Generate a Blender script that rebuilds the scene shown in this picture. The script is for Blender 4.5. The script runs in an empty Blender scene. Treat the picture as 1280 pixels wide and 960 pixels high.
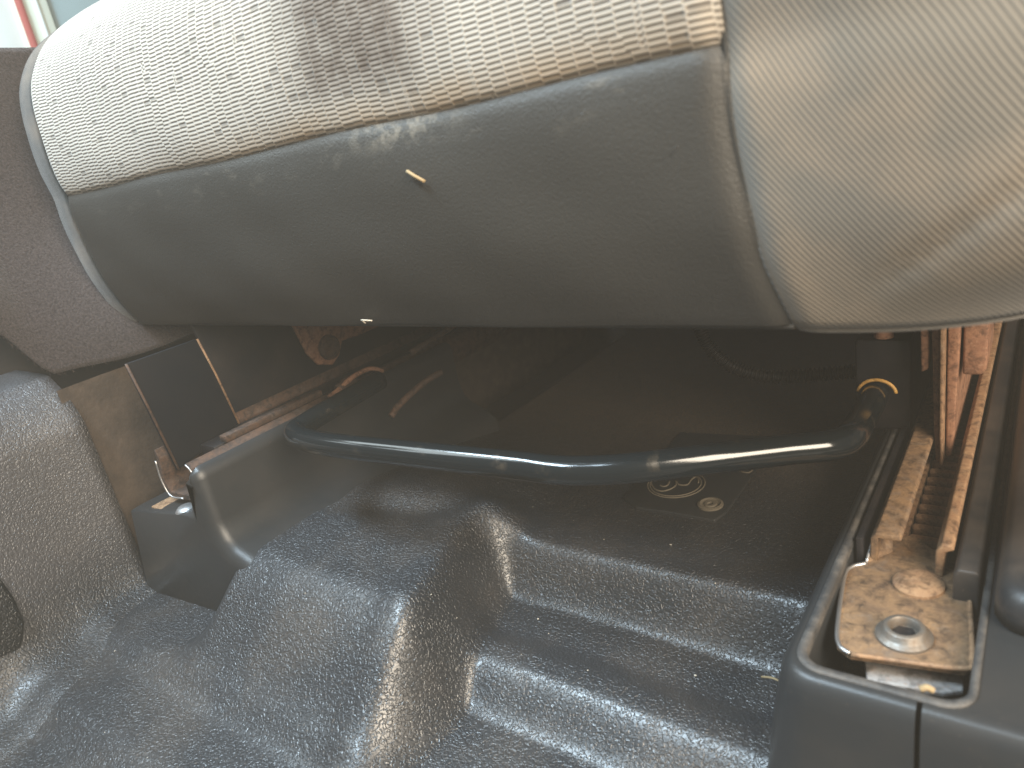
import bpy, bmesh, math, random
import numpy as np
from mathutils import Vector, Matrix
random.seed(7); rng = np.random.default_rng(7)
sc = bpy.context.scene
COL = sc.collection

# ------------------------------------------------------------------ camera
Z0 = 0.30                                   # camera height over the vinyl floor
F = 900.0                                   # focal length in photo pixels (1280 wide)
Yd = np.array([690., -440., 900.]); Yd /= np.linalg.norm(Yd)
Xd = np.array([1225., 80., -900.]); Xd -= Yd * Xd.dot(Yd); Xd /= np.linalg.norm(Xd)
Zu = np.cross(Xd, Yd)
cam = bpy.data.cameras.new('camera'); camo = bpy.data.objects.new('camera', cam); COL.objects.link(camo)
cam.sensor_width = 36; cam.lens = F / 1280 * 36; cam.clip_start = 0.01; cam.clip_end = 60
camo.matrix_world = Matrix(((Xd[0], -Xd[1], -Xd[2], 0), (Yd[0], -Yd[1], -Yd[2], 0), (Zu[0], -Zu[1], -Zu[2], Z0), (0, 0, 0, 1)))
cam.dof.use_dof = True; cam.dof.focus_distance = 0.50; cam.dof.aperture_fstop = 9
sc.camera = camo
# ------------------------------------------------------------------ world and light
w = bpy.data.worlds.new('World'); sc.world = w; w.use_nodes = True
w.node_tree.nodes['Background'].inputs[0].default_value = (0.72, 0.84, 1.0, 1)
w.node_tree.nodes['Background'].inputs[1].default_value = 0.06
def area(name, loc, target, sx, sy, power, color):
    l = bpy.data.lights.new(name, 'AREA'); l.shape = 'RECTANGLE'; l.size = sx; l.size_y = sy; l.energy = power; l.color = color
    o = bpy.data.objects.new(name, l); COL.objects.link(o); o.location = loc
    o.rotation_euler = (Vector(target) - Vector(loc)).to_track_quat('-Z', 'Y').to_euler(); return o
area('windscreen_light', (-0.62, -0.12, 1.25), (-0.40, 0.2, 0.0), 0.9, 0.16, 31, (0.68, 0.86, 1.0))
area('door_opening_light', (0.68, -0.15, 0.70), (-0.2, 0.35, 0.2), 0.6, 0.7, 29, (1.0, 0.87, 0.70))
area('far_window_light', (-1.15, -0.05, 1.05), (-0.6, 0.3, 0.2), 0.8, 0.5, 8, (0.85, 0.97, 1.0))
vs = sc.view_settings
vs.view_transform = 'Standard'; vs.look = 'None'; vs.exposure = 0.15; vs.gamma = 1; vs.use_curve_mapping = False

# ------------------------------------------------------------------ helpers
def ray(px, py):
    d = np.array([(px - 640) / F, (py - 480) / F, 1.0]); return np.array([Xd.dot(d), Yd.dot(d), Zu.dot(d)])
def at(px, py, axis, val):                  # real point on a known plane x=, y= or z=
    r = ray(px, py); i = 'xyz'.index(axis); v = val - (Z0 if i == 2 else 0)
    p = r * (v / r[i]); return np.array([p[0], p[1], p[2] + Z0])
def sm(a, b, x):
    t = np.clip((x - a) / (b - a), 0, 1); return t * t * (3 - 2 * t)
def link(o, parent=None):
    COL.objects.link(o)
    if parent is not None: o.parent = parent
    return o
def thing(name, label, cat, group=None):
    o = bpy.data.objects.new(name, None); o.empty_display_size = 0.02; link(o); return tag(o, label, cat, group)
def tag(o, label, cat=None, group=None, kind=None):
    if label: o['label'] = label
    if cat: o['category'] = cat
    if group: o['group'] = group
    if kind: o['kind'] = kind
    return o
def mesh(name, verts, faces, mat, parent=None, smooth=True, uv=None):
    me = bpy.data.meshes.new(name); me.from_pydata([tuple(map(float, v)) for v in verts], [], [tuple(map(int, f)) for f in faces])
    if smooth: me.polygons.foreach_set('use_smooth', [True] * len(me.polygons))
    if uv is not None:
        l = me.uv_layers.new(name='UVMap'); idx = np.empty(len(me.loops), dtype=np.int32); me.loops.foreach_get('vertex_index', idx)
        l.data.foreach_set('uv', np.asarray(uv, dtype=np.float32)[idx].ravel())
    me.materials.append(mat); me.update()
    return link(bpy.data.objects.new(name, me), parent)
def fix(o):
    bm = bmesh.new(); bm.from_mesh(o.data); bmesh.ops.recalc_face_normals(bm, faces=bm.faces); bm.to_mesh(o.data); bm.free(); return o
def gridf(nu, nv, off=0):
    i = np.arange(nu - 1)[:, None] * nv + np.arange(nv - 1)[None, :]
    return np.stack([i, i + nv, i + nv + 1, i + 1], -1).reshape(-1, 4) + off
def grid(name, fn, us, vv, mat, parent=None, uvfn=None, solid=None, flip=False):
    U, V = np.meshgrid(us, vv, indexing='ij'); X, Y, Z = fn(U, V)
    P = np.stack([X + 0 * U, Y + 0 * U, Z + 0 * U], -1).reshape(-1, 3)
    f = gridf(len(us), len(vv))
    if flip: f = f[:, ::-1]
    uv = None
    if uvfn is not None:
        a, b = uvfn(U, V); uv = np.stack([a + 0 * U, b + 0 * U], -1).reshape(-1, 2)
    o = mesh(name, P, f, mat, parent, True, uv)
    if solid:
        m = o.modifiers.new('thick', 'SOLIDIFY'); m.thickness = solid; m.offset = -1
    return o
def catmull(pts, n=10):
    P = [np.asarray(p, float) for p in pts]; P = [2 * P[0] - P[1]] + P + [2 * P[-1] - P[-2]]; out = []
    for i in range(1, len(P) - 2):
        for k in range(n):
            t = k / n; a, b, c, d = P[i - 1:i + 3]
            out.append(.5 * (2 * b + (c - a) * t + (2 * a - 5 * b + 4 * c - d) * t * t + (3 * b - a - 3 * c + d) * t ** 3))
    out.append(P[-2]); return out
def tube(name, pts, r, mat, parent=None, n=14, spline=0, closed=False):
    if spline: pts = catmull(pts, spline)
    P = np.asarray(pts, float); m = len(P); R = r(np.linspace(0, 1, m)) if callable(r) else np.full(m, r)
    T = np.gradient(P, axis=0) if not closed else np.roll(P, -1, 0) - np.roll(P, 1, 0)
    T /= np.linalg.norm(T, axis=1)[:, None] + 1e-12
    nrm = np.cross(T[0], [0, 0, 1.]);
    if np.linalg.norm(nrm) < 1e-3: nrm = np.cross(T[0], [1., 0, 0])
    vs_ = []; a = np.arange(n) / n * 2 * math.pi
    for i in range(m):
        nrm = nrm - T[i] * nrm.dot(T[i]); nrm /= np.linalg.norm(nrm); b = np.cross(T[i], nrm)
        vs_.append(P[i] + R[i] * (np.cos(a)[:, None] * nrm + np.sin(a)[:, None] * b))
    vs_ = np.concatenate(vs_); f = []
    for i in range(m if closed else m - 1):
        j = (i + 1) % m
        for k in range(n): f.append((i * n + k, i * n + (k + 1) % n, j * n + (k + 1) % n, j * n + k))
    if not closed: f += [tuple(range(n))[::-1], tuple((m - 1) * n + k for k in range(n))]
    return mesh(name, vs_, f, mat, parent)
def loft(name, loops, mat, parent=None, cap=True, wrap=False):
    n = len(loops[0]); V = np.concatenate([np.asarray(l, float) for l in loops]); f = []; m = len(loops)
    for i in range(m if wrap else m - 1):
        j = (i + 1) % m
        for k in range(n): f.append((i * n + k, i * n + (k + 1) % n, j * n + (k + 1) % n, j * n + k))
    if cap and not wrap: f += [tuple(range(n))[::-1], tuple((m - 1) * n + k for k in range(n))]
    return fix(mesh(name, V, f, mat, parent))
def rrect(x0, x1, y0, y1, r, z, n=8):
    out = []
    for cx, cy, a0 in ((x1 - r, y1 - r, 0), (x0 + r, y1 - r, 90), (x0 + r, y0 + r, 180), (x1 - r, y0 + r, 270)):
        for k in range(n):
            a = math.radians(a0 + 90 * k / (n - 1)); out.append((cx + r * math.cos(a), cy + r * math.sin(a), z))
    return out
def prism(name, poly, axis, a, b, mat, parent=None, bevel=0.0, seg=3):
    """polygon in the two other axes (in x,y,z order), extruded along axis from a to b"""
    i = 'xyz'.index(axis); bm = bmesh.new()
    def mk(p, v): l = list(p); l.insert(i, v); return l
    v0 = [bm.verts.new(mk(p, a)) for p in poly]; v1 = [bm.verts.new(mk(p, b)) for p in poly]; n = len(poly)
    bm.faces.new(v0); bm.faces.new(v1[::-1])
    for k in range(n): bm.faces.new((v0[k], v0[(k + 1) % n], v1[(k + 1) % n], v1[k]))
    bmesh.ops.recalc_face_normals(bm, faces=bm.faces)
    if bevel:
        es = [e for e in bm.edges if len(e.link_faces) == 2 and e.calc_face_angle() > 0.45]
        bmesh.ops.bevel(bm, geom=es, offset=bevel, segments=seg, profile=.5, affect='EDGES', clamp_overlap=True)
    me = bpy.data.meshes.new(name); bm.to_mesh(me); bm.free(); me.materials.append(mat)
    me.polygons.foreach_set('use_smooth', [True] * len(me.polygons)); me.set_sharp_from_angle(angle=0.7)
    return link(bpy.data.objects.new(name, me), parent)
def box(name, x0, x1, y0, y1, z0, z1, mat, parent=None, bevel=0.001, seg=2):
    return prism(name, [(x0, y0), (x1, y0), (x1, y1), (x0, y1)], 'z', z0, z1, mat, parent, bevel, seg)
def lathe(name, prof, c, mat, parent=None, n=28, axis='z', squash=(1, 1)):
    V = []; f = []; a = np.arange(n) / n * 2 * math.pi
    for r, h in prof:
        for t in a:
            p = (r * math.cos(t) * squash[0], r * math.sin(t) * squash[1], h)
            if axis == 'y': p = (p[0], p[2], p[1])
            if axis == 'x': p = (p[2], p[0], p[1])
            V.append((c[0] + p[0], c[1] + p[1], c[2] + p[2]))
    m = len(prof)
    for i in range(m - 1):
        for k in range(n): f.append((i * n + k, i * n + (k + 1) % n, (i + 1) * n + (k + 1) % n, (i + 1) * n + k))
    f += [tuple(range(n))[::-1], tuple((m - 1) * n + k for k in range(n))]
    o = fix(mesh(name, V, f, mat, parent)); o.data.set_sharp_from_angle(angle=0.8); return o
def cut(o, cutters):
    for c in cutters:
        m = o.modifiers.new('b', 'BOOLEAN'); m.object = c; m.operation = 'DIFFERENCE'; m.solver = 'EXACT'
    dg = bpy.context.evaluated_depsgraph_get(); me = bpy.data.meshes.new_from_object(o.evaluated_get(dg))
    o.modifiers.clear(); o.data = me
    for c in cutters: bpy.data.objects.remove(c)
    return o

# ------------------------------------------------------------------ materials
class NT:
    def __init__(s, name):
        s.m = bpy.data.materials.new(name); s.m.use_nodes = True; s.t = s.m.node_tree
        s.b = s.t.nodes['Principled BSDF']
    def n(s, typ, **kw):
        x = s.t.nodes.new('ShaderNode' + typ)
        for k, v in kw.items():
            if k in x.inputs.keys() if isinstance(k, str) else False: s.set(x.inputs[k], v)
            else: setattr(x, k, v)
        return x
    def set(s, sock, v):
        if hasattr(v, 'is_linked') or isinstance(v, bpy.types.NodeSocket): s.t.links.new(v, sock)
        else: sock.default_value = v
    def math(s, op, a, b=0.0, c=None):
        x = s.t.nodes.new('ShaderNodeMath'); x.operation = op; s.set(x.inputs[0], a); s.set(x.inputs[1], b)
        if c is not None: s.set(x.inputs[2], c)
        return x.outputs[0]
    def obj(s): return s.n('TexCoord').outputs['Object']
    def uv(s): return s.n('TexCoord').outputs['UV']
    def map(s, vec, scale=(1, 1, 1), rot=(0, 0, 0), loc=(0, 0, 0)):
        x = s.n('Mapping'); s.set(x.inputs[0], vec); x.inputs[1].default_value = loc; x.inputs[2].default_value = rot; x.inputs[3].default_value = scale; return x.outputs[0]
    def noise(s, vec, scale, detail=3.0, rough=.5, dist=0.0):
        x = s.n('TexNoise'); s.set(x.inputs['Vector'], vec); x.inputs['Scale'].default_value = scale; x.inputs['Detail'].default_value = detail
        x.inputs['Roughness'].default_value = rough; x.inputs['Distortion'].default_value = dist; return x.outputs['Fac']
    def ramp(s, fac, *stops):
        x = s.n('ValToRGB'); s.set(x.inputs[0], fac); e = x.color_ramp.elements
        while len(e) < len(stops): e.new(.5)
        for k, (p, c) in enumerate(stops):
            e[k].position = p; e[k].color = (c, c, c, 1) if isinstance(c, (int, float)) else (*c, 1)
        return x.outputs[0]
    def mix(s, fac, a, b):
        x = s.n('Mix', data_type='RGBA'); s.set(x.inputs[0], fac)
        for i, v in ((6, a), (7, b)):
            if isinstance(v, tuple): x.inputs[i].default_value = (*v, 1)
            else: s.set(x.inputs[i], v)
        return x.outputs[2]
    def ss(s, a, b, v):
        x = s.n('MapRange', interpolation_type='SMOOTHSTEP'); s.set(x.inputs[0], v); x.inputs[1].default_value = a; x.inputs[2].default_value = b; return x.outputs[0]
    def bump(s, h, dist, strength=1.0, nrm=None):
        x = s.n('Bump'); s.set(x.inputs['Height'], h); x.inputs['Distance'].default_value = dist; x.inputs['Strength'].default_value = strength
        if nrm is not None: s.set(x.inputs['Normal'], nrm)
        return x.outputs[0]
    def out(s, color=None, rough=None, nrm=None, metal=None, spec=None, sheen=None):
        for k, v in (('Base Color', color), ('Roughness', rough), ('Normal', nrm), ('Metallic', metal), ('Specular IOR Level', spec), ('Sheen Weight', sheen)):
            if v is None: continue
            if isinstance(v, tuple): v = (*v, 1)
            s.set(s.b.inputs[k], v)
        return s.m
def xyz(t, vec):
    x = t.n('SeparateXYZ'); t.set(x.inputs[0], vec); return x.outputs

def mat_floor(name='grained_vinyl', base=(.021, .024, .029), dust=(.16, .115, .075), dusty=0.0, base2=None):
    t = NT(name); o = t.obj()
    wv = t.noise(o, 90, 2); x = xyz(t, o)
    v1 = t.noise(o, 540, .3, .5, .9); v2 = t.noise(o, 900, .5, .4, .5)
    h = t.math('ADD', t.math('MULTIPLY', t.ramp(v1, (.36, 0.), (.58, 1.)), .8), t.math('MULTIPLY', v2, .2))
    fine = t.noise(o, 1900, 2)
    big = t.noise(o, 11, 4, .6)
    far = t.ss(.42, .60, x[1])
    d = t.math('MULTIPLY', t.ramp(big, (.47, 0.), (.72, .50)), .55)
    d = t.math('ADD', d, t.math('MULTIPLY', far, .80))
    d = t.math('ADD', d, dusty)
    d = t.math('MULTIPLY', d, t.ramp(h, (.1, 1.), (.9, .45)))
    spk = t.ramp(t.noise(o, 520, 2, .7), (.70, 0.), (.76, 1.)); spk = t.math('MULTIPLY', spk, t.ramp(t.noise(o, 21, 2), (.5, 0.), (.65, 1.)))
    d = t.math('MINIMUM', t.math('ADD', d, t.math('MULTIPLY', spk, .35)), 1.0)
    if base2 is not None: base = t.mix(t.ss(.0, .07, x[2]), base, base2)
    c = t.mix(d, base, dust)
    r = t.math('ADD', t.math('ADD', .30, t.math('MULTIPLY', d, .45)), t.math('MULTIPLY', wv, .12))
    hh = t.math('ADD', h, t.math('MULTIPLY', fine, .04))
    return t.out(c, r, t.bump(hh, .00045, 1.0), spec=.95)
M_floor = mat_floor()
M_tunnel = mat_floor('tunnel_vinyl', (.021, .024, .029), (.15, .125, .10), .03, (.085, .084, .090))  # paler with height: scuffing, plus light on the wall put into the colour
def mat_plain(name, col, rough, dust=(.16, .12, .085), amount=.3, scale=14, bump=.0, bscale=900, metal=0., spec=.5, speck=0.):
    t = NT(name); o = t.obj()
    n1 = t.noise(o, scale, 5, .62); d = t.math('MULTIPLY', t.ramp(n1, (.40, 0.), (.75, 1.)), amount)
    if speck:
        s_ = t.ramp(t.noise(o, 650, 2, .6), (.68, 0.), (.74, 1.)); s_ = t.math('MULTIPLY', s_, t.ramp(t.noise(o, 30, 2), (.42, 0.), (.6, 1.)))
        d = t.math('MINIMUM', t.math('ADD', d, t.math('MULTIPLY', s_, speck)), 1.)
    r = t.math('ADD', rough, t.math('MULTIPLY', d, .3)); r = t.math('ADD', r, t.math('MULTIPLY', t.noise(o, 160, 3), .06))
    nrm = t.bump(t.noise(o, bscale, 3, .6), bump) if bump else None
    return t.out(t.mix(d, col, dust), r, nrm, metal, spec)
M_black = mat_plain('black_moulded_plastic', (.022, .025, .028), .34, amount=.10, bump=.00008, bscale=1800, speck=.35)
M_blackd = mat_plain('dusty_black_plastic', (.022, .024, .027), .36, (.22, .17, .13), .28, 22, .0001, 1600, speck=.6)
M_paint = mat_plain('black_painted_steel', (.008, .009, .012), .42, (.10, .065, .045), .18, 26, .00012, 700)
M_plate = mat_plain('navy_black_bracket_steel', (.005, .007, .011), .6, (.10, .07, .05), .06, 20, spec=.2)
M_rim = mat_plain('scuffed_grey_plastic_edge', (.045, .045, .046), .5, (.20, .175, .15), .6, 90, .0004, 700)
M_shell = mat_plain('under_seat_black', (.012, .012, .013), .7, amount=.2)
M_dusty = mat_plain('dusty_brown_felt', (.060, .046, .036), .9, (.14, .105, .08), .6, 60, .0006, 300)
M_steel = mat_plain('grey_steel', (.42, .43, .44), .38, (.22, .12, .06), .6, 70, .0001, 900, metal=.85)
M_boltm = mat_plain('dull_bolt_steel', (.20, .19, .175), .42, (.16, .10, .055), .8, 120, .0002, 500, metal=.6)
M_bright = mat_plain('worn_bright_edge', (.62, .62, .62), .33, (.2, .12, .08), .4, 90, metal=.9)
def mat_rust(name, a, b, c, steel=.35, rough=.75):
    t = NT(name); o = t.obj(); n1 = t.noise(o, 95, 8, .72, .8); n2 = t.noise(o, 420, 5, .75); n3 = t.noise(o, 60, 6, .7, .8)
    col = t.mix(t.ramp(n1, (.35, 0.), (.65, 1.)), a, b); col = t.mix(t.ramp(n2, (.55, 0.), (.72, .8)), col, c)
    s_ = t.math('MULTIPLY', t.ramp(n3, (.52, 0.), (.68, 1.)), steel); col = t.mix(s_, col, (.22, .20, .18)); col = t.mix(t.ramp(t.noise(o, 150, 7, .75, .5), (.47, 0.), (.64, .85)), col, tuple(v * .30 for v in b))
    return t.out(col, t.math('SUBTRACT', rough, t.math('MULTIPLY', s_, .35)), t.bump(n2, .0004), t.math('MULTIPLY', s_, .8))
M_rust = mat_rust('orange_rusted_steel', (.25, .150, .075), (.135, .082, .050), (.31, .21, .125))
M_rustp = mat_rust('tan_rusted_steel', (.36, .22, .12), (.24, .13, .07), (.44, .31, .19))
M_rustd = mat_rust('dark_rusted_steel', (.10, .052, .030), (.045, .030, .024), (.17, .095, .055), .2)
M_rusts = mat_rust('salmon_rusted_steel', (.36, .185, .105), (.23, .11, .065), (.43, .26, .17), .25)
def mat_tube():
    t = NT('gloss_black_bar'); o = t.obj(); n = t.noise(o, 380, 3, .6); s_ = t.ramp(t.noise(o, 60, 4, .6), (.58, 0.), (.7, .25))
    return t.out(t.mix(s_, (.008, .011, .013), (.12, .09, .06)), t.math('ADD', .13, t.math('MULTIPLY', s_, .5)), t.bump(n, .000012), spec=.7)
M_bar = mat_tube()
def mat_vinyl():
    t = NT('dark_seat_vinyl'); o = t.obj(); x = xyz(t, o)
    g = t.noise(o, 800, 2, .5, .8); big = t.noise(o, 9, 4, .6)
    # scuffed dust below the seam and a few pale rub marks
    seam = t.ss(.285, .317, x[2]); scf = t.math('MULTIPLY', seam, t.ramp(t.noise(t.map(o, (1, 1, 2)), 46, 5, .7), (.56, 0.), (.74, .30)))
    sc_ = t.math('MULTIPLY', t.ss(.050, .0, t.math('ABSOLUTE', t.math('ADD', x[0], .245))), t.ss(.300, .316, x[2])); scf = t.math('MAXIMUM', scf, t.math('MULTIPLY', sc_, t.ramp(t.noise(o, 130, 5, .75), (.45, 0.), (.62, .8))))
    rub = t.ramp(t.noise(o, 75, 3, .6, .4), (.76, 0.), (.80, .22))
    d = t.math('MINIMUM', t.math('ADD', t.math('ADD', scf, rub), t.math('MULTIPLY', big, .10)), 1.)
    return t.out(t.mix(d, (.033, .0325, .031), (.24, .21, .165)), t.math('ADD', .47, t.math('MULTIPLY', d, .2)), t.bump(g, .00030, .9), spec=.45)
M_vinyl = mat_vinyl()
def mat_fabric():
    t = NT('ribbed_beige_fabric'); u = t.uv(); x = xyz(t, u)
    U = t.math('DIVIDE', x[0], .0078); V = t.math('DIVIDE', x[1], .00215)
    # columns jog sideways in blocks of rows
    wn = t.n('TexWhiteNoise', noise_dimensions='2D'); cb = t.n('CombineXYZ')
    blk = t.math('FLOOR', t.math('ADD', t.math('DIVIDE', V, 7.0), t.math('MULTIPLY', t.math('FLOOR', t.math('DIVIDE', U, 2.0)), .37)))
    t.set(cb.inputs[0], blk); t.set(cb.inputs[1], t.math('FLOOR', t.math('DIVIDE', U, 5.0))); t.set(wn.inputs['Vector'], cb.outputs[0])
    Uj = t.math('ADD', U, t.math('MULTIPLY', t.math('SUBTRACT', wn.outputs['Value'], .5), .55))
    col = t.math('FLOOR', Uj); fu = t.math('FRACT', Uj)
    wc = t.n('TexWhiteNoise', noise_dimensions='1D'); t.set(wc.inputs['W'], col)
    Vj = t.math('ADD', V, wc.outputs['Value']); fv = t.math('FRACT', Vj); row = t.math('FLOOR', Vj)
    hu = t.math('ABSOLUTE', t.math('SUBTRACT', fu, .5)); hv = t.math('ABSOLUTE', t.math('SUBTRACT', fv, .5))
    rib = t.ss(.06, .36, hv)                       # thread between the hollows
    colm = t.ss(.40, .48, hu)                      # vertical thread of the column
    h = t.math('MAXIMUM', rib, t.math('MULTIPLY', colm, .85))
    cc = t.n('CombineXYZ'); t.set(cc.inputs[0], col); t.set(cc.inputs[1], t.math('FLOOR', t.math('DIVIDE', row, 1.0)))
    wr = t.n('TexWhiteNoise', noise_dimensions='2D'); t.set(wr.inputs['Vector'], cc.outputs[0])
    knot = t.math('GREATER_THAN', wr.outputs['Value'], .965)
    h = t.math('SUBTRACT', h, t.math('MULTIPLY', knot, t.math('MULTIPLY', t.ss(.5, .3, hu), .75)))
    fz = t.noise(u, 2600, 2); h = t.math('ADD', h, t.math('MULTIPLY', fz, .18))
    c = t.mix(t.math('MAXIMUM', h, 0.), (.19, .172, .15), (.47, .433, .378))
    # old brown stain in the middle of the cushion front, tan soiling along the seam
    sx = t.math('SUBTRACT', x[0], t.math('ADD', -.262, t.math('MULTIPLY', t.math('SUBTRACT', x[1], .13), .10)))
    wob = t.math('MULTIPLY', t.math('SUBTRACT', t.noise(t.map(u, (1, .35, 1)), 38, 5, .65), .5), .055)
    sd = t.math('ABSOLUTE', t.math('ADD', sx, wob))
    st = t.math('MULTIPLY', t.ss(.072, .018, sd), t.ss(.102, .128, x[1]))
    st = t.math('MULTIPLY', st, t.ramp(t.noise(u, 120, 4, .6), (.25, .55), (.65, 1.)))
    c = t.mix(t.math('MULTIPLY', st, .90), c, (.075, .052, .038))
    tan = t.math('MULTIPLY', t.ss(.118, .102, x[1]), t.ss(-.50, -.30, x[0])); tan = t.math('MULTIPLY', tan, t.ramp(t.noise(u, 40, 4), (.3, .12), (.7, .5)))
    c = t.mix(tan, c, (.38, .25, .13))
    return t.out(c, .9, t.bump(h, .0006, 1.0), spec=.2, sheen=.15)
M_fabric = mat_fabric()
def mat_twill(name, a, b, scale=1.0):
    t = NT(name); u = t.uv(); x = xyz(t, u)
    d = t.math('SUBTRACT', t.math('MULTIPLY', x[0], .84), t.math('MULTIPLY', x[1], .54))
    d = t.math('ADD', d, t.math('MULTIPLY', t.noise(u, 30, 2), .0012))
    s_ = t.math('SINE', t.math('MULTIPLY', d, 2 * math.pi / (.0019 * scale))); h = t.math('MULTIPLY', t.math('ADD', s_, 1.), .5)
    f = t.noise(u, 1500, 3, .6); h2 = t.math('ADD', h, t.math('MULTIPLY', f, .5))
    c = t.mix(t.math('MULTIPLY', h2, .75), a, b); c = t.mix(t.math('MULTIPLY', t.ramp(t.noise(u, 20, 4), (.45, 0.), (.75, 1.)), .35), c, (.42, .31, .21))
    return t.out(c, .88, t.bump(h2, .00022, .9), spec=.25, sheen=.3)
M_twill = mat_twill('grey_beige_twill', (.128, .114, .094), (.190, .169, .139))
M_teal = mat_twill('slate_side_cloth', (.014, .019, .022), (.032, .040, .045), .7)
def mat_carpet():
    t = NT('brown_black_carpet'); o = t.obj(); n = t.noise(o, 620, 4, .7)
    c = t.mix(t.ramp(n, (.3, 0.), (.72, 1.)), (.026, .022, .023), (.105, .086, .084)); return t.out(c, .95, t.bump(n, .002), spec=.1, sheen=.2)
M_carpet = mat_carpet()
M_pile = mat_plain('carpet_fibre', (.045, .037, .036), .9, (.20, .165, .155), .9, 420, spec=.1)
def flat(name, col, rough=.5, metal=0.):
    t = NT(name); o = t.obj(); n = t.noise(o, 40, 3); return t.out(t.mix(t.math('MULTIPLY', n, .25), col, tuple(c * .7 for c in col)), rough, None, metal)
M_pale = flat('pale_door_paint', (.74, .80, .78), .35); M_red = flat('red_seal', (.35, .06, .05), .5); M_mint = flat('pale_green_trim', (.72, .77, .66), .4)
M_bluegrey = flat('blue_grey_trim', (.30, .40, .42), .5); M_straw = flat('dry_straw', (.36, .26, .14), .8); M_hair = flat('dark_fibre', (.02, .015, .012), .7)
M_gold = mat_rust('yellowed_ring', (.62, .36, .09), (.50, .27, .07), (.7, .5, .22), .1, .5)
M_thread = flat('pale_thread', (.62, .55, .45), .8); M_line = flat('lightened_emblem_line', (.17, .14, .10), .7); M_seam = flat('seam_thread', (.10, .095, .085), .8)  # emblem lines and eyelet paler: veil brightness put into their colour

# ------------------------------------------------------------------ floor
def bx_(X, Y): return -.283 - .030 * sm(.22, .34, Y) + .02 * sm(.20, .10, Y)
def floor_h(X, Y):
    b = bx_(X, Y)
    wL = 1 - sm(b - .014, b + .020, X)                        # left of the lengthwise ridge
    # left: plateau, front slope, lower step
    L = -.004 + .056 * sm(.158, .243, Y) * sm(-.494, -.456, X) - .007 * (1 - sm(.150, .172, Y)) - .010 * (1 - sm(.088, .118, Y))
    L = L + .003 * np.exp(-((X - b + .020) / .014) ** 2) * sm(.08, .16, Y)
    # right: groove between two crests
    R = -.016 + .020 * sm(.230, .262, Y) - .009 * sm(.268, .296, Y) + .034 * sm(.320, .352, Y)
    H = wL * L + (1 - wL) * R
    back = sm(.340, .400, Y)
    Hb = .024 + .024 * (1 - sm(-.40, -.30, X)) * (1 - sm(.40, .54, Y)) - .07 * (1 - sm(-.500, -.452, X))
    H = H * (1 - back) + back * Hb
    H += .007 * np.exp(-((X - b - .004) / .020) ** 2 - ((Y - .352) / .018) ** 2)
    H -= .008 * np.exp(-((X + .385) / .05) ** 2 - ((Y - .330 - (X + .385) * .25) / .016) ** 2)
    H += .0010 * np.sin(X * 31 + 2) * np.sin(Y * 27)
    H += .20 * sm(.95, 1.15, Y)
    return H
xs = np.concatenate([np.linspace(-.75, -.62, 8)[:-1], np.linspace(-.62, -.05, 230), np.linspace(-.05, .6, 24)[1:]])
ys = np.concatenate([np.linspace(-.5, .02, 20)[:-1], np.linspace(.02, .55, 230), np.linspace(.55, 1.4, 40)[1:]])
floor = grid('floor', lambda U, V: (U, V, floor_h(U, V)), xs, ys, M_floor); tag(floor, 'black grained vinyl floor mat with moulded ridges', kind='structure')
# transmission tunnel wall on the left
tp = [(.060, -.012), (.040, -.006), (.020, -.001), (.008, .001), (-.004, .006), (-.014, .015), (-.021, .028), (-.025, .046), (-.028, .070), (-.031, .10), (-.034, .130), (-.037, .155), (-.040, .168), (-.047, .177), (-.060, .181), (-.16, .183)]
TP = np.array(catmull([np.array(p) for p in tp], 6)); ts = np.r_[0, np.cumsum(np.linalg.norm(np.diff(TP, axis=0), axis=1))]; ts /= ts[-1]
def tun(U, V):      # U along y, V 0 foot .. 1 top ledge
    x = np.interp(V, ts, TP[:, 0]); z = np.interp(V, ts, TP[:, 1])
    foot = -.576 + .012 * sm(.13, .05, U) - .02 * sm(.05, -.2, U) - .028 * sm(.11, .20, U); x = x * (1 - .55 * sm(.12, .205, U) * (1 - sm(.14, .19, z)))
    fl = floor_h(foot + .045, U); low = 1 - sm(.0, .10, z)
    return foot + x, U, z + fl * low
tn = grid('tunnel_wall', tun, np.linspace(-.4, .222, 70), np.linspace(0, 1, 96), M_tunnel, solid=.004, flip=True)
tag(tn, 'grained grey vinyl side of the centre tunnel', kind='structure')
td = grid('tunnel_metal', lambda U, V: (-.614 - .012 * V - .004 * np.sin(U * 30), U, -.12 + V * .295), np.linspace(.215, 1.35, 30), np.linspace(0, 1, 8), M_dusty, flip=True)
tag(td, 'dusty brown lining of the tunnel behind the vinyl edge', kind='structure')
# black console trim cutting into the tunnel at the left edge of the picture
pts = [at(0, 722, 'x', -.592), at(18, 748, 'x', -.592), at(31, 778, 'x', -.592), at(26, 815, 'x', -.592), at(10, 852, 'x', -.592), at(-10, 880, 'x', -.592)]
poly = [(p[1], p[2]) for p in pts] + [(-.2, -.02), (-.2, pts[0][2] + .05)]
con = prism('console_trim', poly, 'x', -.64, -.590, mat_floor('fine_black_grain', (.007, .008, .009), (.03, .027, .024)), None, .003)
tag(con, 'black grained console trim at the left edge beside the tunnel', 'trim')
cs = box('console', -.98, -.715, -.45, 1.25, -.02, .405, M_shell, None, .01); tag(cs, 'black centre console body behind the carpet', kind='structure')
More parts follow.
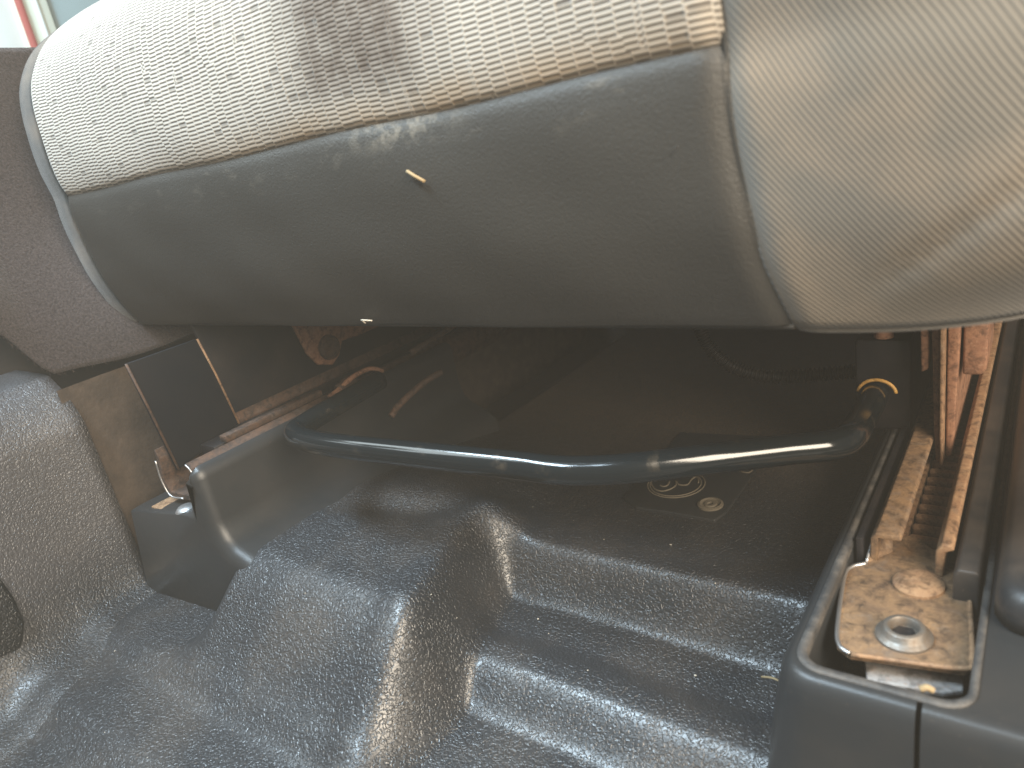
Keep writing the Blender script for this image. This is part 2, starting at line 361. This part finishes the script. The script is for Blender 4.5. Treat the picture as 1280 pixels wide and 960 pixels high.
# smooth emblem pad moulded into the floor
zp = .0255
pc = [at(778, 622, 'z', zp), at(795, 634, 'z', zp), at(845, 641, 'z', zp), at(893, 650, 'z', zp), at(908, 640, 'z', zp), at(945, 588, 'z', zp), at(960, 545, 'z', zp), at(850, 540, 'z', zp)]
pad = prism('emblem_pad', [(p[0], p[1]) for p in pc], 'z', .010, .0256, M_black, floor, .0010); pad['label'] = 'smooth pad with an embossed emblem'
def pad_pt(zx, zy): return at(760 + zx / 6.4, 560 + zy / 6.4, 'z', .0258)
def circ(a, b, c):
    A = np.array([[2 * (b - a)[0], 2 * (b - a)[1]], [2 * (c - a)[0], 2 * (c - a)[1]]]); B = np.array([b[:2].dot(b[:2]) - a[:2].dot(a[:2]), c[:2].dot(c[:2]) - a[:2].dot(a[:2])])
    ce = np.linalg.solve(A, B); return ce, np.linalg.norm(a[:2] - ce)
for q in (((318, 315), (520, 397), (762, 240)), ((336, 290), (500, 383), (738, 250))):
    ce, r = circ(*[pad_pt(*k) for k in q])
    tube('emblem_line', [(ce[0] + r * math.cos(t), ce[1] + r * math.sin(t), .0257) for t in np.linspace(0, 2 * math.pi, 60)[:-1]], .0006, M_line, pad, 8, closed=True)
for line in ([(338, 270), (370, 325), (430, 345), (500, 328), (540, 300), (545, 262), (560, 290), (600, 298), (640, 290), (665, 255), (700, 232), (722, 250), (722, 280)],
             [(415, 298), (445, 308), (475, 298), (492, 268)], [(1050, 180), (1090, 195), (1130, 195), (1155, 178)]):
    tube('emblem_line', [pad_pt(*k) for k in line], .0007, M_line, pad, 8, 5)
ec = at(888, 631, 'z', .0256)
ey = lathe('eyelet', [(.0095, -.002), (.0092, .0012), (.0075, .0018), (.0062, .0006), (.0048, .0006), (.0042, .0014), (.0022, .0014), (.0018, -.001)], ec, M_line, pad)

# ------------------------------------------------------------------ seat
seat = thing('car_seat', 'car seat cushion with ribbed beige fabric, dark vinyl front and twill side', 'car seat')
prof = [(.75, .20), (.60, .197), (.46, .185), (.395, .170), (.349, .154), (.313, .138), (.286, .121), (.270, .101), (.263, .082), (.260, .055), (.260, .035), (.2625, .0165),
        (.262, .0), (.2635, -.02), (.267, -.045), (.273, -.066), (.2795, -.082), (.283, -.0885)]
PS = np.array(catmull([np.array(p) for p in prof], 8)); seg = np.r_[0, np.cumsum(np.linalg.norm(np.diff(PS, axis=0), axis=1))]; LT = seg[-1]
k_seam = int(np.argmin(np.abs(PS[:, 1] - .0165))); s_seam = seg[k_seam]
def pf(s): return np.interp(s, seg, PS[:, 0]), np.interp(s, seg, PS[:, 1]) + Z0
def xr(s):            # right seam of the main panels
    z = np.interp(s, seg, PS[:, 1]); return -.0925 + .006 * sm(.0, -.070, z) + .007 * sm(-.055, -.094, z)
XL = -.600
def panel(s0, s1, groove_top, groove_bot, bulge):
    def fn(U, V):
        s = s0 + (s1 - s0) * V; X = XL + (xr(s) - XL) * U; y, z = pf(s)
        d = np.minimum.reduce([(U) * .5, (1 - U) * .5]); e = .0035 * np.exp(-(d / .005) ** 2)
        e = e + groove_top * np.exp(-((s - s0) / .004) ** 2) + groove_bot * np.exp(-((s - s1) / .004) ** 2)
        y = y + e - bulge * np.sin(np.pi * U) * sm(0, .3, V) * sm(1, .7, V)
        y = y + .0005 * np.sin(X * 23 + 1) * np.sin(z * 40) + .0003 * np.sin(X * 61 + z * 90)
        return X, y, z + .0006 * np.sin(X * 37)
    return fn
us = np.r_[np.linspace(0, .03, 10)[:-1], np.linspace(.03, .97, 150), np.linspace(.97, 1, 10)[1:]]
vsf = np.linspace(0, 1, 140)
ins = grid('fabric_insert', panel(0, s_seam, 0, .0018, .0), us, vsf, M_fabric, seat, lambda U, V: (XL + U * .51, s_seam - V * s_seam + .1), .003)
ins['label'] = 'ribbed beige fabric insert with a dark brown stain'
v0 = np.r_[np.linspace(0, .08, 12)[:-1], np.linspace(.08, 1, 70)]
fp = grid('front_panel', panel(s_seam, LT, .0018, 0, .001), us, v0, M_vinyl, seat, lambda U, V: (XL + U * .51, V * .11), .003)
fp['label'] = 'dark grey vinyl front panel below the fabric'
# hem of the vinyl, tucked back under the cushion
def hem(U, V):
    X = XL + (xr(LT) - XL) * U; y, z = pf(LT); a = V * math.pi * .55
    return X, y + .004 * np.sin(np.pi * U) * 0 + .006 * np.sin(a) * 1.0 + .05 * V ** 3, z - .003 * np.sin(a * 1.6) + .02 * V ** 3
grid('hem', hem, us, np.linspace(0, 1, 10), M_vinyl, seat, None, .002)
# slate cloth side roll at the left end
def side(U, V):      # U 0..1 from seam outwards and back, V along the profile
    s = V * LT; y, z = pf(s); cy, cz = .50, Z0 + .03
    a = U
    x = XL - .0185 * sm(0, .55, a) * 1 - .002 * np.sin(a * 3)
    ins_ = .005 * np.exp(-(a / .06) ** 2) - .0015 * sm(.05, .3, a) + .30 * np.clip(a - .42, 0, 1) ** 2
    dy, dz = cy - y, cz - z; L = np.sqrt(dy * dy + dz * dz); ins_ = np.minimum(ins_, L * .8)
    return x, y + dy / L * ins_, z + dz / L * ins_
grid('side_roll', side, np.linspace(0, 1, 40), np.linspace(0.02, 1, 130), M_teal, seat, lambda U, V: (U * .06, V * LT), None, True)['label'] = 'slate grey cloth roll along the left end of the cushion'
# twill bolster on the right
def bol(U, V):       # U 0..1 along plan path, V 0 top..1 bottom
    s = .30 * LT + V * (LT - .30 * LT); y0, z = pf(s); zz = z - Z0
    x0 = xr(s); P = U * .42                                   # path length
    lift = sm(.07, .02, zz) * 0 + 1
    low = sm(-.045, -.092, zz)                                 # bottom rolls back round the corner sooner
    cx = .012 - .072 * low; rad = .055 + .022 * low             # start of the corner, radius
    straight = cx - x0; arc = rad * math.pi / 2
    a = np.clip((P - straight) / rad, 0, math.pi / 2)
    x = np.where(P < straight, x0 + P, cx + rad * np.sin(a))
    yb = np.where(P < straight, 0, rad * (1 - np.cos(a))) + np.clip(P - straight - arc, 0, 9)
    groove = .0035 * np.exp(-(P / .005) ** 2); bul = -.003 * sm(.0, .05, P) * sm(.0, .10, V) * (1 - .75 * low)
    y = y0 + yb + groove + bul
    # slanting crease towards the lower corner
    lx = x + .046; lz = zz + .068; dist = (-.028 * lx + .039 * lz) / .048; along = (.039 * lx + .028 * lz) / .048
    y = y + .0014 * np.exp(-(dist / .0028) ** 2) * sm(-.012, .01, along) * (1 - sm(.10, .13, along)) - .0003 * np.exp(-((dist + .012) / .008) ** 2) * sm(-.01, .02, along)
    y = y + .0012 * np.sin(x * 55 + zz * 30)
    return x, y, z
bo = grid('side_bolster', bol, np.r_[np.linspace(0, .08, 24)[:-1], np.linspace(.08, .45, 90)[:-1], np.linspace(.45, 1, 20)], np.linspace(0, 1, 120), M_twill, seat, lambda U, V: (U * .42, V * .70 * LT), .003)
bo['label'] = 'grey beige twill bolster with a slanting crease'
# rolled bottom hem of the bolster
bb = bol(np.linspace(.004, .9, 90), np.ones(90)); tube('bolster_hem', [(a, b_ + .003, c - .0005) for a, b_, c in zip(bb[0] + np.zeros(90), bb[1], bb[2])], .0042, M_twill, seat, 10)
# sewn seams
def seamline(name, pts, r=.0011, m=M_seam): return tube(name, pts, r, m, seat, 8)
y_, z_ = pf(s_seam); f_ = panel(s_seam, LT, .0018, 0, .001)
g = f_(np.linspace(.004, .996, 140), np.zeros(140)); seamline('cross_seam', [(a, b_ + .0006, c) for a, b_, c in zip(g[0], g[1], g[2])], .0014, M_vinyl)
ss_ = np.linspace(.30 * LT, LT, 80); y_, z_ = pf(ss_); seamline('bolster_seam', [(a, b_ + .0022, c) for a, b_, c in zip(xr(ss_), y_, z_)], .0016, M_vinyl)
ss_ = np.linspace(.02 * LT, LT, 120); y_, z_ = pf(ss_); seamline('side_seam', [(XL, b_ + .0035, c) for b_, c in zip(y_, z_)], .0018, M_teal)
box('unseen_backrest', -.60, .05, .70, .86, Z0 - .07, Z0 + .62, M_teal, seat, .03)  # out of view, added to block light leaking in from the rear
box('seat_pan', -.590, .045, .305, .74, Z0 - .078, Z0 - .06, M_shell, seat, .004)
box('cushion_core', -.585, .0, .36, .74, Z0 - .06, Z0 + .13, M_shell, seat, .02)

# ------------------------------------------------------------------ right seat rail
rail = thing('seat_rail', 'rusty toothed seat rail in the black cover at the right', 'seat rail')
ZR = Z0
box('channel_floor', -.0725, -.0170, .325, .95, ZR - .252, ZR - .2475, M_rustd, rail, .0008)
box('channel_wall', -.0735, -.0700, .350, .95, ZR - .2470, ZR - .226, M_paint, rail, .0008)
prism('inner_flange', [(-.0672, ZR - .2475), (-.0665, ZR - .2250), (-.0640, ZR - .2215), (-.0535, ZR - .2215), (-.0520, ZR - .2235), (-.0532, ZR - .2245), (-.0630, ZR - .2245), (-.0640, ZR - .2475)], 'y', .350, .95, M_rust, rail, .0007)
prism('outer_lip', [(-.0375, ZR - .2475), (-.0370, ZR - .224), (-.0345, ZR - .2195), (-.0300, ZR - .2195), (-.0290, ZR - .222), (-.0330, ZR - .224), (-.0340, ZR - .2475)], 'y', .346, .95, M_rustp, rail, .0009)
prism('outer_flange', [(-.0282, ZR - .2475), (-.0282, ZR - .225), (-.0265, ZR - .2215), (-.0190, ZR - .2215), (-.0175, ZR - .2235), (-.0175, ZR - .2475)], 'y', .330, .95, M_blackd, rail, .0040)
prism('track_strip', [(-.0632, ZR - .2474), (-.0632, ZR - .2425), (-.0545, ZR - .2425), (-.0545, ZR - .2474)], 'y', .330, .95, M_rustp, rail, .0006)
me = None
for k in range(16):
    y0 = .336 + k * .0115
    if me is None:
        r_ = prism('tooth', [(-.0535, ZR - .2470), (-.0535, ZR - .2415), (-.0385, ZR - .2415), (-.0385, ZR - .2470)], 'y', y0, y0 + .0052, M_rustp, rail, .0010); me = r_
    else:
        r_ = me.copy(); link(r_, rail); r_.location.y = y0 - .336
# bolted foot plate
def pl(px, py): p = at(px, py, 'z', ZR - .238); return (p[0], p[1])
foot = [pl(1046, 806), pl(1044, 780), pl(1054, 716), pl(1062, 706), pl(1082, 702), pl(1092, 676), pl(1110, 674), pl(1140, 668), pl(1172, 690), pl(1176, 706), pl(1200, 714), pl(1213, 730), pl(1218, 826), pl(1206, 838), pl(1062, 818)]
mp = prism('foot_plate', foot, 'z', ZR - .2412, ZR - .238, M_rust, rail, .0008)
zt = ZR - .2378
tube('plate_rim', [at(1062, 817, 'z', zt), at(1049, 806, 'z', zt), at(1047, 782, 'z', zt), at(1055, 722, 'z', zt), at(1064, 709, 'z', zt), at(1083, 704, 'z', zt)], .0011, M_bright, mp, 8, 6)
tube('plate_rim', [at(1198, 717, 'z', zt), at(1210, 731, 'z', zt), at(1213, 770, 'z', zt), at(1215, 824, 'z', zt), at(1204, 836, 'z', zt), at(1130, 827, 'z', zt), at(1064, 818, 'z', zt)], .0011, M_rustp, mp, 8, 6)
a, b_, c = at(1083, 703, 'z', zt), at(1102, 655, 'z', ZR - .228), at(1112, 668, 'z', ZR - .234)
tab = mesh('upturned_tab', [a, b_, c, at(1112, 690, 'z', zt), a + [.0015, 0, -.001], b_ + [.0015, .0005, 0], c + [.0015, 0, 0], at(1112, 690, 'z', zt) + [.0015, 0, -.001]],
           [(0, 1, 2, 3), (7, 6, 5, 4), (0, 4, 5, 1), (1, 5, 6, 2), (2, 6, 7, 3), (3, 7, 4, 0)], M_rust, mp, False)
tube('tab_edge', [a, (a + b_) / 2 + [-.0008, 0, .001], b_, c], .0008, M_bright, mp, 8, 6)
rc = at(1148, 731, 'z', zt)
lathe('rivet', [(.0115, -.0012), (.0113, .0012), (.0100, .0022), (.0075, .0030), (.0040, .0034), (.0008, .0035)], rc, M_rustp, mp)
bc = at(1130, 795, 'z', zt)
bolt = lathe('bolt', [(.0118, -.001), (.0116, .0010), (.0100, .0022), (.0092, .0028), (.0086, .0048), (.0078, .0055), (.0064, .0055), (.0058, .0048), (.0056, .0012), (.0005, .0012)], bc, M_boltm, mp)
lathe('socket', [(.0055, .0013), (.0050, .0016), (.0006, .0016)], bc, M_paint, bolt, 6)
lo = [at(1080, 826, 'z', ZR - .2485), at(1084, 850, 'z', ZR - .2485), at(1180, 866, 'z', ZR - .2485), at(1204, 862, 'z', ZR - .2485), at(1206, 800, 'z', ZR - .2485), at(1082, 790, 'z', ZR - .2485)]
prism('lower_plate', [(p[0], p[1]) for p in lo], 'z', ZR - .2515, ZR - .2485, mat_rust('rust_spotted_grey_steel', (.38, .37, .36), (.30, .28, .27), (.36, .18, .09), .6, .5), rail, .0008)
# upper slider seen edge-on, rusted plates
sl = thing('upper_slider', 'salmon rusted upright slider plates rising from the right rail to the seat', 'slider')
def slab(name, x0, x1, x2, x3, y0, zb, zt_, m, d=.30):
    """front outline: top x0..x1, bottom x2..x3, running back in y"""
    return prism(name, [(x0, zt_), (x1, zt_), (x1 * .3 + x3 * .7, zb + .02), (x3, zb), (x2, zb), (x0 * .3 + x2 * .7, zb + .02)], 'y', y0, y0 + d, m, sl, .0012)
slab('slider_plate', -.0560, -.0505, -.0508, -.0488, .472, ZR - .240, ZR - .085, M_rusts)
slab('slider_plate', -.0500, -.0470, -.0484, -.0466, .466, ZR - .238, ZR - .085, M_rustp)
slab('slider_plate', -.0464, -.0380, -.0460, -.0428, .474, ZR - .236, ZR - .085, M_rusts)
prism('spacer_block', [(-.0385, ZR - .15), (-.0260, ZR - .15), (-.0262, ZR - .178), (-.0290, ZR - .182), (-.0385, ZR - .182)], 'y', .478, .53, M_rusts, sl, .0015)
prism('spacer_block', [(-.0620, ZR - .085), (-.0560, ZR - .085), (-.0560, ZR - .178), (-.0600, ZR - .180)], 'y', .474, .51, M_rusts, sl, .0012)
# cover round the right rail
cov = thing('rail_cover', 'black plastic cover round the toothed rail at the right', 'rail cover')
loops = [rrect(-.098, .100, .232, .80, .020, ZR - .33), rrect(-.0885, .094, .2395, .80, .018, ZR - .255), rrect(-.0865, .0925, .2405, .80, .017, ZR - .242), rrect(-.0850, .091, .2417, .799, .016, ZR - .235),
         rrect(-.0825, .088, .2440, .797, .014, ZR - .2300), rrect(-.0800, .086, .2465, .795, .012, ZR - .2285),
         rrect(-.0766, -.0150, .2515, .795, .010, ZR - .2290), rrect(-.0752, -.0160, .2530, .794, .009, ZR - .2312), rrect(-.0748, -.0162, .2535, .794, .009, ZR - .262), rrect(-.080, -.006, .248, .795, .010, ZR - .33)]
body = loft('cover_body', loops, M_black, cov, wrap=True)
g1 = box('g', -.0318, -.0298, .20, .2500, ZR - .345, ZR - .20, M_black, None, 0)
cut(body, [g1]); body.data.polygons.foreach_set('use_smooth', [True] * len(body.data.polygons)); body.data.set_sharp_from_angle(angle=.75)
rim = loft('worn_rim', [rrect(-.0790, -.0130, .2484, .79, .0120, ZR - .2292), rrect(-.0790, -.0130, .2484, .79, .0120, ZR - .2281), rrect(-.0758, -.0154, .2523, .786, .0098, ZR - .2282), rrect(-.0750, -.0162, .2533, .785, .0092, ZR - .2300), rrect(-.0750, -.0162, .2533, .785, .0092, ZR - .2330)], M_rim, cov, cap=False)
# raised outer half of the cover, next to the door sill
lp = []
for ins_, z in ((0, -.2275), (.0, -.219), (.0015, -.2145), (.004, -.2115), (.008, -.2098), (.016, -.2090)):
    lp.append(rrect(-.0112 + ins_ * .6, .085 - ins_, .300 + ins_, .79 - ins_, .014, ZR + z))
loft('outer_half', lp, M_blackd, cov)
# ------------------------------------------------------------------ adjuster bar
bar = thing('adjuster_bar', 'glossy black bent seat adjuster bar under the cushion', 'adjuster bar')
zb = ZR - .172
bp = [at(432, 482, 'y', .345), at(398, 512, 'y', .305), at(366, 535, 'y', .283), at(366, 546, 'z', zb), at(400, 554, 'z', zb), at(520, 568, 'z', zb), at(640, 581, 'z', zb - .001), at(690, 587, 'z', zb - .002), at(740, 588, 'z', zb - .003), at(800, 584, 'z', zb - .003),
      at(900, 572, 'z', zb - .004), at(985, 562, 'z', zb - .007), at(1040, 556, 'z', zb - .009), at(1064, 545, 'z', zb - .011), at(1078, 524, 'y', .43), at(1092, 498, 'y', .47), at(1096, 484, 'y', .50)]
# tidy bend at the left end
L0 = at(372, 546, 'z', zb); bp[0:4] = [np.array([L0[0] - .016, L0[1] + .10, zb + .004]), np.array([L0[0] - .015, L0[1] + .05, zb + .002]), np.array([L0[0] - .0135, L0[1] + .018, zb + .0005]), np.array([L0[0] - .006, L0[1] + .0035, zb])]
tube('bent_tube', bp, .0081, M_bar, bar, 24, 8)
rcx = at(1096, 492, 'y', .478)
tube('bushing_ring', [(rcx[0] + .0112 * math.cos(t), rcx[1], rcx[2] + .0095 * math.sin(t)) for t in np.linspace(.1, math.pi - .1, 24)], .0012, M_gold, bar, 8)
box('bar_mount', rcx[0] - .016, rcx[0] + .018, .492, .60, ZR - .23, ZR - .165, M_paint, bar, .004)
lathe('mount_bolt', [(.006, 0), (.006, .008), (.004, .010), (.001, .010)], (rcx[0] + .001, .498, ZR - .165), M_rusts, bar)
# ------------------------------------------------------------------ left rail, bracket, cover
lr = thing('seat_rail', 'dark rusted seat rail at the left beside the centre tunnel', 'seat rail')
prism('channel', [(-.541, ZR - .176), (-.538, ZR - .174), (-.536, ZR - .182), (-.5405, ZR - .200), (-.537, ZR - .2105), (-.500, ZR - .2085), (-.492, ZR - .200), (-.4955, ZR - .188), (-.499, ZR - .183), (-.4975, ZR - .180), (-.492, ZR - .184), (-.488, ZR - .199), (-.497, ZR - .2125), (-.539, ZR - .2150), (-.5445, ZR - .201), (-.5405, ZR - .183)], 'y', .232, .90, M_rustd, lr, .0004, 1)
tube('channel_edge', [(-.5425, .2317, ZR - .184), (-.5442, .2317, ZR - .201), (-.5385, .2317, ZR - .2135), (-.52, .2317, ZR - .2130)], .0008, M_bright, lr, 8, 5)
tube('channel_edge', [(-.4985, .2317, ZR - .1815), (-.4935, .2317, ZR - .186), (-.490, .2317, ZR - .199), (-.497, .2317, ZR - .2095)], .0008, M_bright, lr, 8, 5)
box('slide_strip', -.5085, -.4995, .268, .365, ZR - .181, ZR - .1755, M_rustd, lr, .001)
box('slide_bed', -.535, -.5095, .262, .90, ZR - .196, ZR - .183, M_paint, lr, .001)
box('foot_tab', -.556, -.498, .222, .262, ZR - .2235, ZR - .2205, M_rustp, lr, .001)
lathe('foot_bolt', [(.0085, 0), (.0085, .002), (.006, .0045), (.0005, .0048)], (-.512, .228, ZR - .2205), M_steel, lr)
br = thing('seat_bracket', 'dark upright seat bracket standing on the left rail', 'bracket')
prism('bracket_plate', [(.2300, ZR - .104), (.239, ZR - .194), (.300, ZR - .181), (.2870, ZR - .104)], 'x', -.532, -.5292, M_plate, br, .0006)
tube('plate_edge', [(-.529, .2875, ZR - .104), (-.529, .2930, ZR - .135), (-.529, .2990, ZR - .181)], .0009, M_rustp, br, 8)
tube('plate_edge', [(-.529, .2302, ZR - .104), (-.529, .2345, ZR - .14), (-.529, .2400, ZR - .194)], .0010, M_rustd, br, 8)
prism('rear_plate', [(.290, ZR - .080), (.303, ZR - .181), (.60, ZR - .181), (.60, ZR - .080)], 'x', -.541, -.538, M_paint, br, .0006)
hb = thing('hanging_bracket', 'rusty lobed bracket with a round boss hanging under the seat at the left', 'bracket')
q = [at(358, 392, 'x', -.520), at(372, 418, 'x', -.52), at(384, 442, 'x', -.52), at(398, 456, 'x', -.52), at(416, 456, 'x', -.52), at(424, 444, 'x', -.52), at(428, 426, 'x', -.52), at(446, 420, 'x', -.52), at(478, 406, 'x', -.52), at(482, 392, 'x', -.52)]
prism('lobed_plate', [(p[1], p[2]) for p in q], 'x', -.523, -.5195, M_rusts, hb, .001)
lathe('boss', [(.0115, 0), (.0110, .003), (.0085, .0042), (.0080, .0025), (.0005, .0022)], (-.5193, at(410, 434, 'x', -.52)[1], at(410, 434, 'x', -.52)[2]), M_rustd, hb, axis='x')
lv = thing('release_lever', 'thin rusty curved lever beside the left rail', 'lever')
tube('lever_rod', [at(412, 497, 'x', -.47), at(424, 487, 'x', -.47), at(440, 472, 'x', -.468), at(458, 462, 'x', -.465), at(470, 461, 'x', -.460), at(479, 464, 'x', -.458)], lambda t: .0026 - .0010 * t, M_rusts, lv, 10, 6)
tube('lever_pad', [at(424, 488, 'x', -.472), at(436, 478, 'x', -.472), at(442, 476, 'x', -.472)], .0055, M_rustd, lv, 10, 6)
for pp, lb in ((((513, 441, -.44), (540, 424, -.43), (568, 406, -.42)), 'faint upper brown linkage rod under the seat'), (((489, 520, -.42), (500, 505, -.42), (530, 478, -.41), (553, 464, -.40)), 'faint lower brown linkage rod behind the bar')):
    o = tube('linkage_rod', [at(a, b_, 'x', c) for a, b_, c in pp], .0028, M_rustd, None, 10, 6); tag(o, lb, 'rod')
lc = thing('rail_cover', 'smooth black stepped cover over the left rail', 'rail cover')
cp = [(-.604, ZR - .315), (-.578, ZR - .224), (-.501, ZR - .2165), (-.4975, ZR - .214), (-.4895, ZR - .190), (-.4860, ZR - .183), (-.4800, ZR - .1795), (-.4755, ZR - .182), (-.4735, ZR - .189), (-.4735, ZR - .222), (-.4695, ZR - .236), (-.461, ZR - .244), (-.450, ZR - .2490), (-.436, ZR - .2600), (-.430, ZR - .315)]
def cover_sec(y, sh=0., zs=0.): return [(x + sh * (0 if i < 1 or i > 12 else 1) * 0, y, z + zs * (1 if 0 < i < 14 else 0)) for i, (x, z) in enumerate(cp)]
# front edge rounded by shrinking the outline towards its own middle over the first few millimetres
def shrink(d):
    P = np.array(cp); out = []
    n = len(P)
    for i in range(n):
        e1 = P[i] - P[i - 1]; e2 = P[(i + 1) % n] - P[i]; e1 /= np.linalg.norm(e1); e2 /= np.linalg.norm(e2)
        n1 = np.array([e1[1], -e1[0]]); n2 = np.array([e2[1], -e2[0]]); m = n1 + n2; m /= max(1e-6, m.dot(n1)); m = m / max(1, np.linalg.norm(m) / 1.6)
        wgt = 1.0 if 3 <= i <= 13 else .12
        out.append(P[i] + m * d * wgt)
    return out
def loop_at(y, d): return [(x, y + (.008 * max(0, (x + .60)) / .12), z) for x, z in shrink(d)]
R_ = .011
lps = [loop_at(.2135 + R_ * (1 - math.sin(t)), R_ * (1 - math.cos(t))) for t in np.linspace(math.pi / 2, 0, 7)] + [loop_at(.30, 0), loop_at(.40, 0), loop_at(.50, 0)]
lcb = loft('cover_body', lps, M_black, lc); lcb.data.set_sharp_from_angle(angle=.9)
# ------------------------------------------------------------------ wiring under the seat
cd = thing('wiring_conduit', 'corrugated dark wiring conduit hanging under the seat at the right', 'conduit')
cpts = [at(872, 404, 'y', .56), at(884, 430, 'y', .56), at(905, 452, 'y', .56), at(935, 466, 'y', .565), at(975, 471, 'y', .57), at(1020, 468, 'y', .58), at(1070, 464, 'y', .58)]
tube('conduit', cpts, lambda t: .0052 + .0011 * np.sin(t * 2 * math.pi * 46), M_paint, cd, 12, 40)
# ------------------------------------------------------------------ carpet at the left
cf = thing('carpet_panel', 'dark brown fuzzy carpet panel beside the left end of the seat', 'carpet')
def car(U, V):
    y = .02 + U * .90; zb_ = Z0 - .118 + .010 * sm(.24, .32, y) + .003 * np.sin(y * 60) + .050 * sm(.228, .195, y) + .3 * sm(.195, .12, y)
    z = zb_ + V * (.135 + Z0 - zb_)
    x = -.655 + .085 * sm(.20, .36, y) * (1 - .9 * sm(0.05, .5, V)) - .03 * V + .004 * np.sin(y * 41 + V * 5) + .006 * np.sin(V * 7)
    return x, y, z
cu, cv = np.linspace(0, 1, 150), np.linspace(0, 1, 60)
cb = grid('carpet_backing', car, cu, cv, M_carpet, cf, None, .006, True)
N = 34000; u_ = rng.random(N) * .5; v_ = rng.random(N) ** 1.0; e_ = rng.random(N) < .10; v_[e_] = rng.random(e_.sum()) * .01
x, y, z = car(u_, v_); B = np.stack([x, y, z], -1); d = np.stack([.6 + .5 * rng.random(N), rng.normal(0, .6, N), rng.normal(-.15, .6, N)], -1); d /= np.linalg.norm(d, axis=1)[:, None]
ln = .0025 + .0035 * rng.random(N); s_ = rng.normal(size=(N, 3)); s_ = np.cross(d, s_); s_ /= np.linalg.norm(s_, axis=1)[:, None]; wd = .00042
V = np.stack([B - s_ * wd, B + s_ * wd, B + d * ln[:, None]], 1).reshape(-1, 3)
fib = mesh('pile_fibres', V, np.arange(3 * N)  .reshape(-1, 3), M_pile, cf, False); fib['kind'] = 'stuff'
# ------------------------------------------------------------------ far door seen over the carpet
dr = thing('far_door', 'pale painted far door with a red seal at the top left', 'door')
def dbox(name, pa, pb, m, x0=-1.40, d=.03, z1=.75):
    a = at(*pa, 'x', x0); b_ = at(*pb, 'x', x0); box(name, x0 - d, x0, a[1], b_[1], .05, z1, m, dr, .004)
dbox('door_panel', (-60, 20), (20, 20), M_pale)
dbox('red_seal', (28, 20), (36, 20), M_red, -1.385, .02)
dbox('door_edge', (20.5, 20), (66, 20), M_mint, -1.395)
dbox('pale_strip', (49, 20), (54, 20), M_pale, -1.388, .01)
dbox('side_trim', (66.5, 20), (240, 20), M_bluegrey, -1.41, .03)
# ------------------------------------------------------------------ litter
def prof_y(z):
    i = k_seam; return float(np.interp(-(z - Z0), -PS[i:, 1], PS[i:, 0]))
def on_seat(px, py):
    y = .262
    for _ in range(6): p = at(px, py, 'y', y - .006); y = prof_y(p[2])
    return p
a, b_ = on_seat(509, 214), on_seat(531, 227)
tag(tube('straw_bit', [a, (a + b_) / 2 + [0, -.001, .0004], b_], .0008, M_straw, None, 8, 4), 'short tan straw bit stuck on the vinyl seat front', 'straw')
a, b_ = on_seat(838, 195), on_seat(848, 182)
tag(tube('dark_fibre', [a, (a + b_) / 2 + [.0003, -.0004, 0], b_], .00022, M_hair, None, 6, 4), 'thin dark fibre on the vinyl near the bolster', 'fibre')
a = at(457, 404, 'y', .278)
tag(tube('loose_thread', [a, a + [.0005, -.003, .0028], a + [.005, -.004, .003], a + [.0085, -.002, .0022]], .00045, M_thread, None, 6, 5), 'pale loose thread curling from the lower edge of the vinyl', 'thread')
a, b_ = at(952, 846, 'z', .004), at(984, 858, 'z', .006)
tag(tube('grass_stem', [a, (a + b_) / 2 + [0, 0, .002], b_], .0006, M_straw, None, 6, 4), 'dry grass stem on the floor beside the right rail cover', 'grass stem')
a = at(1158, 866, 'z', ZR - .2290)
tag(tube('yellow_crumb', [a + [-.002, 0, .001], a + [.0, .0005, .0022], a + [.0022, .001, .001]], .0013, M_straw, None, 8, 4), 'yellowish crumb on the lip of the right rail cover', 'crumb')
cr_v, cr_f = [], []
for k in range(60):
    X = rng.uniform(-.56, -.10); Y = rng.uniform(.08, .42); r = rng.uniform(.0002, .0006) * (1.8 if rng.random() < .05 else 1); z = float(floor_h(np.array(X), np.array(Y))) + r * .5
    o = len(cr_v); dd = rng.normal(1, .3, 3)
    for s in ((1, 0, 0), (-1, 0, 0), (0, 1, 0), (0, -1, 0), (0, 0, 1), (0, 0, -1)): cr_v.append((X + s[0] * r * dd[0], Y + s[1] * r * dd[1], z + s[2] * r * dd[2] * .7))
    for f in ((0, 2, 4), (2, 1, 4), (1, 3, 4), (3, 0, 4), (2, 0, 5), (1, 2, 5), (3, 1, 5), (0, 3, 5)): cr_f.append(tuple(o + i for i in f))
cm = mesh('grit', cr_v, cr_f, M_thread, None, False); tag(cm, 'pale grit scattered over the vinyl floor', 'grit', kind='stuff')

# ------------------------------------------------------------------ haze added to stand in for the lens veil
hz = box('haze', -1.7, 1.1, -1.4, 1.7, -1.05, .80, M_shell, None, 0)
hm = bpy.data.materials.new('veil_haze'); hm.use_nodes = True; nt = hm.node_tree; nt.nodes.clear()
pv = nt.nodes.new('ShaderNodeVolumePrincipled'); om = nt.nodes.new('ShaderNodeOutputMaterial'); nt.links.new(pv.outputs[0], om.inputs['Volume'])
pv.inputs['Color'].default_value = (.93, .83, .68, 1); pv.inputs['Density'].default_value = .085
hz.data.materials.clear(); hz.data.materials.append(hm); tag(hz, 'thin warm haze added in place of the lens veil', kind='stuff')
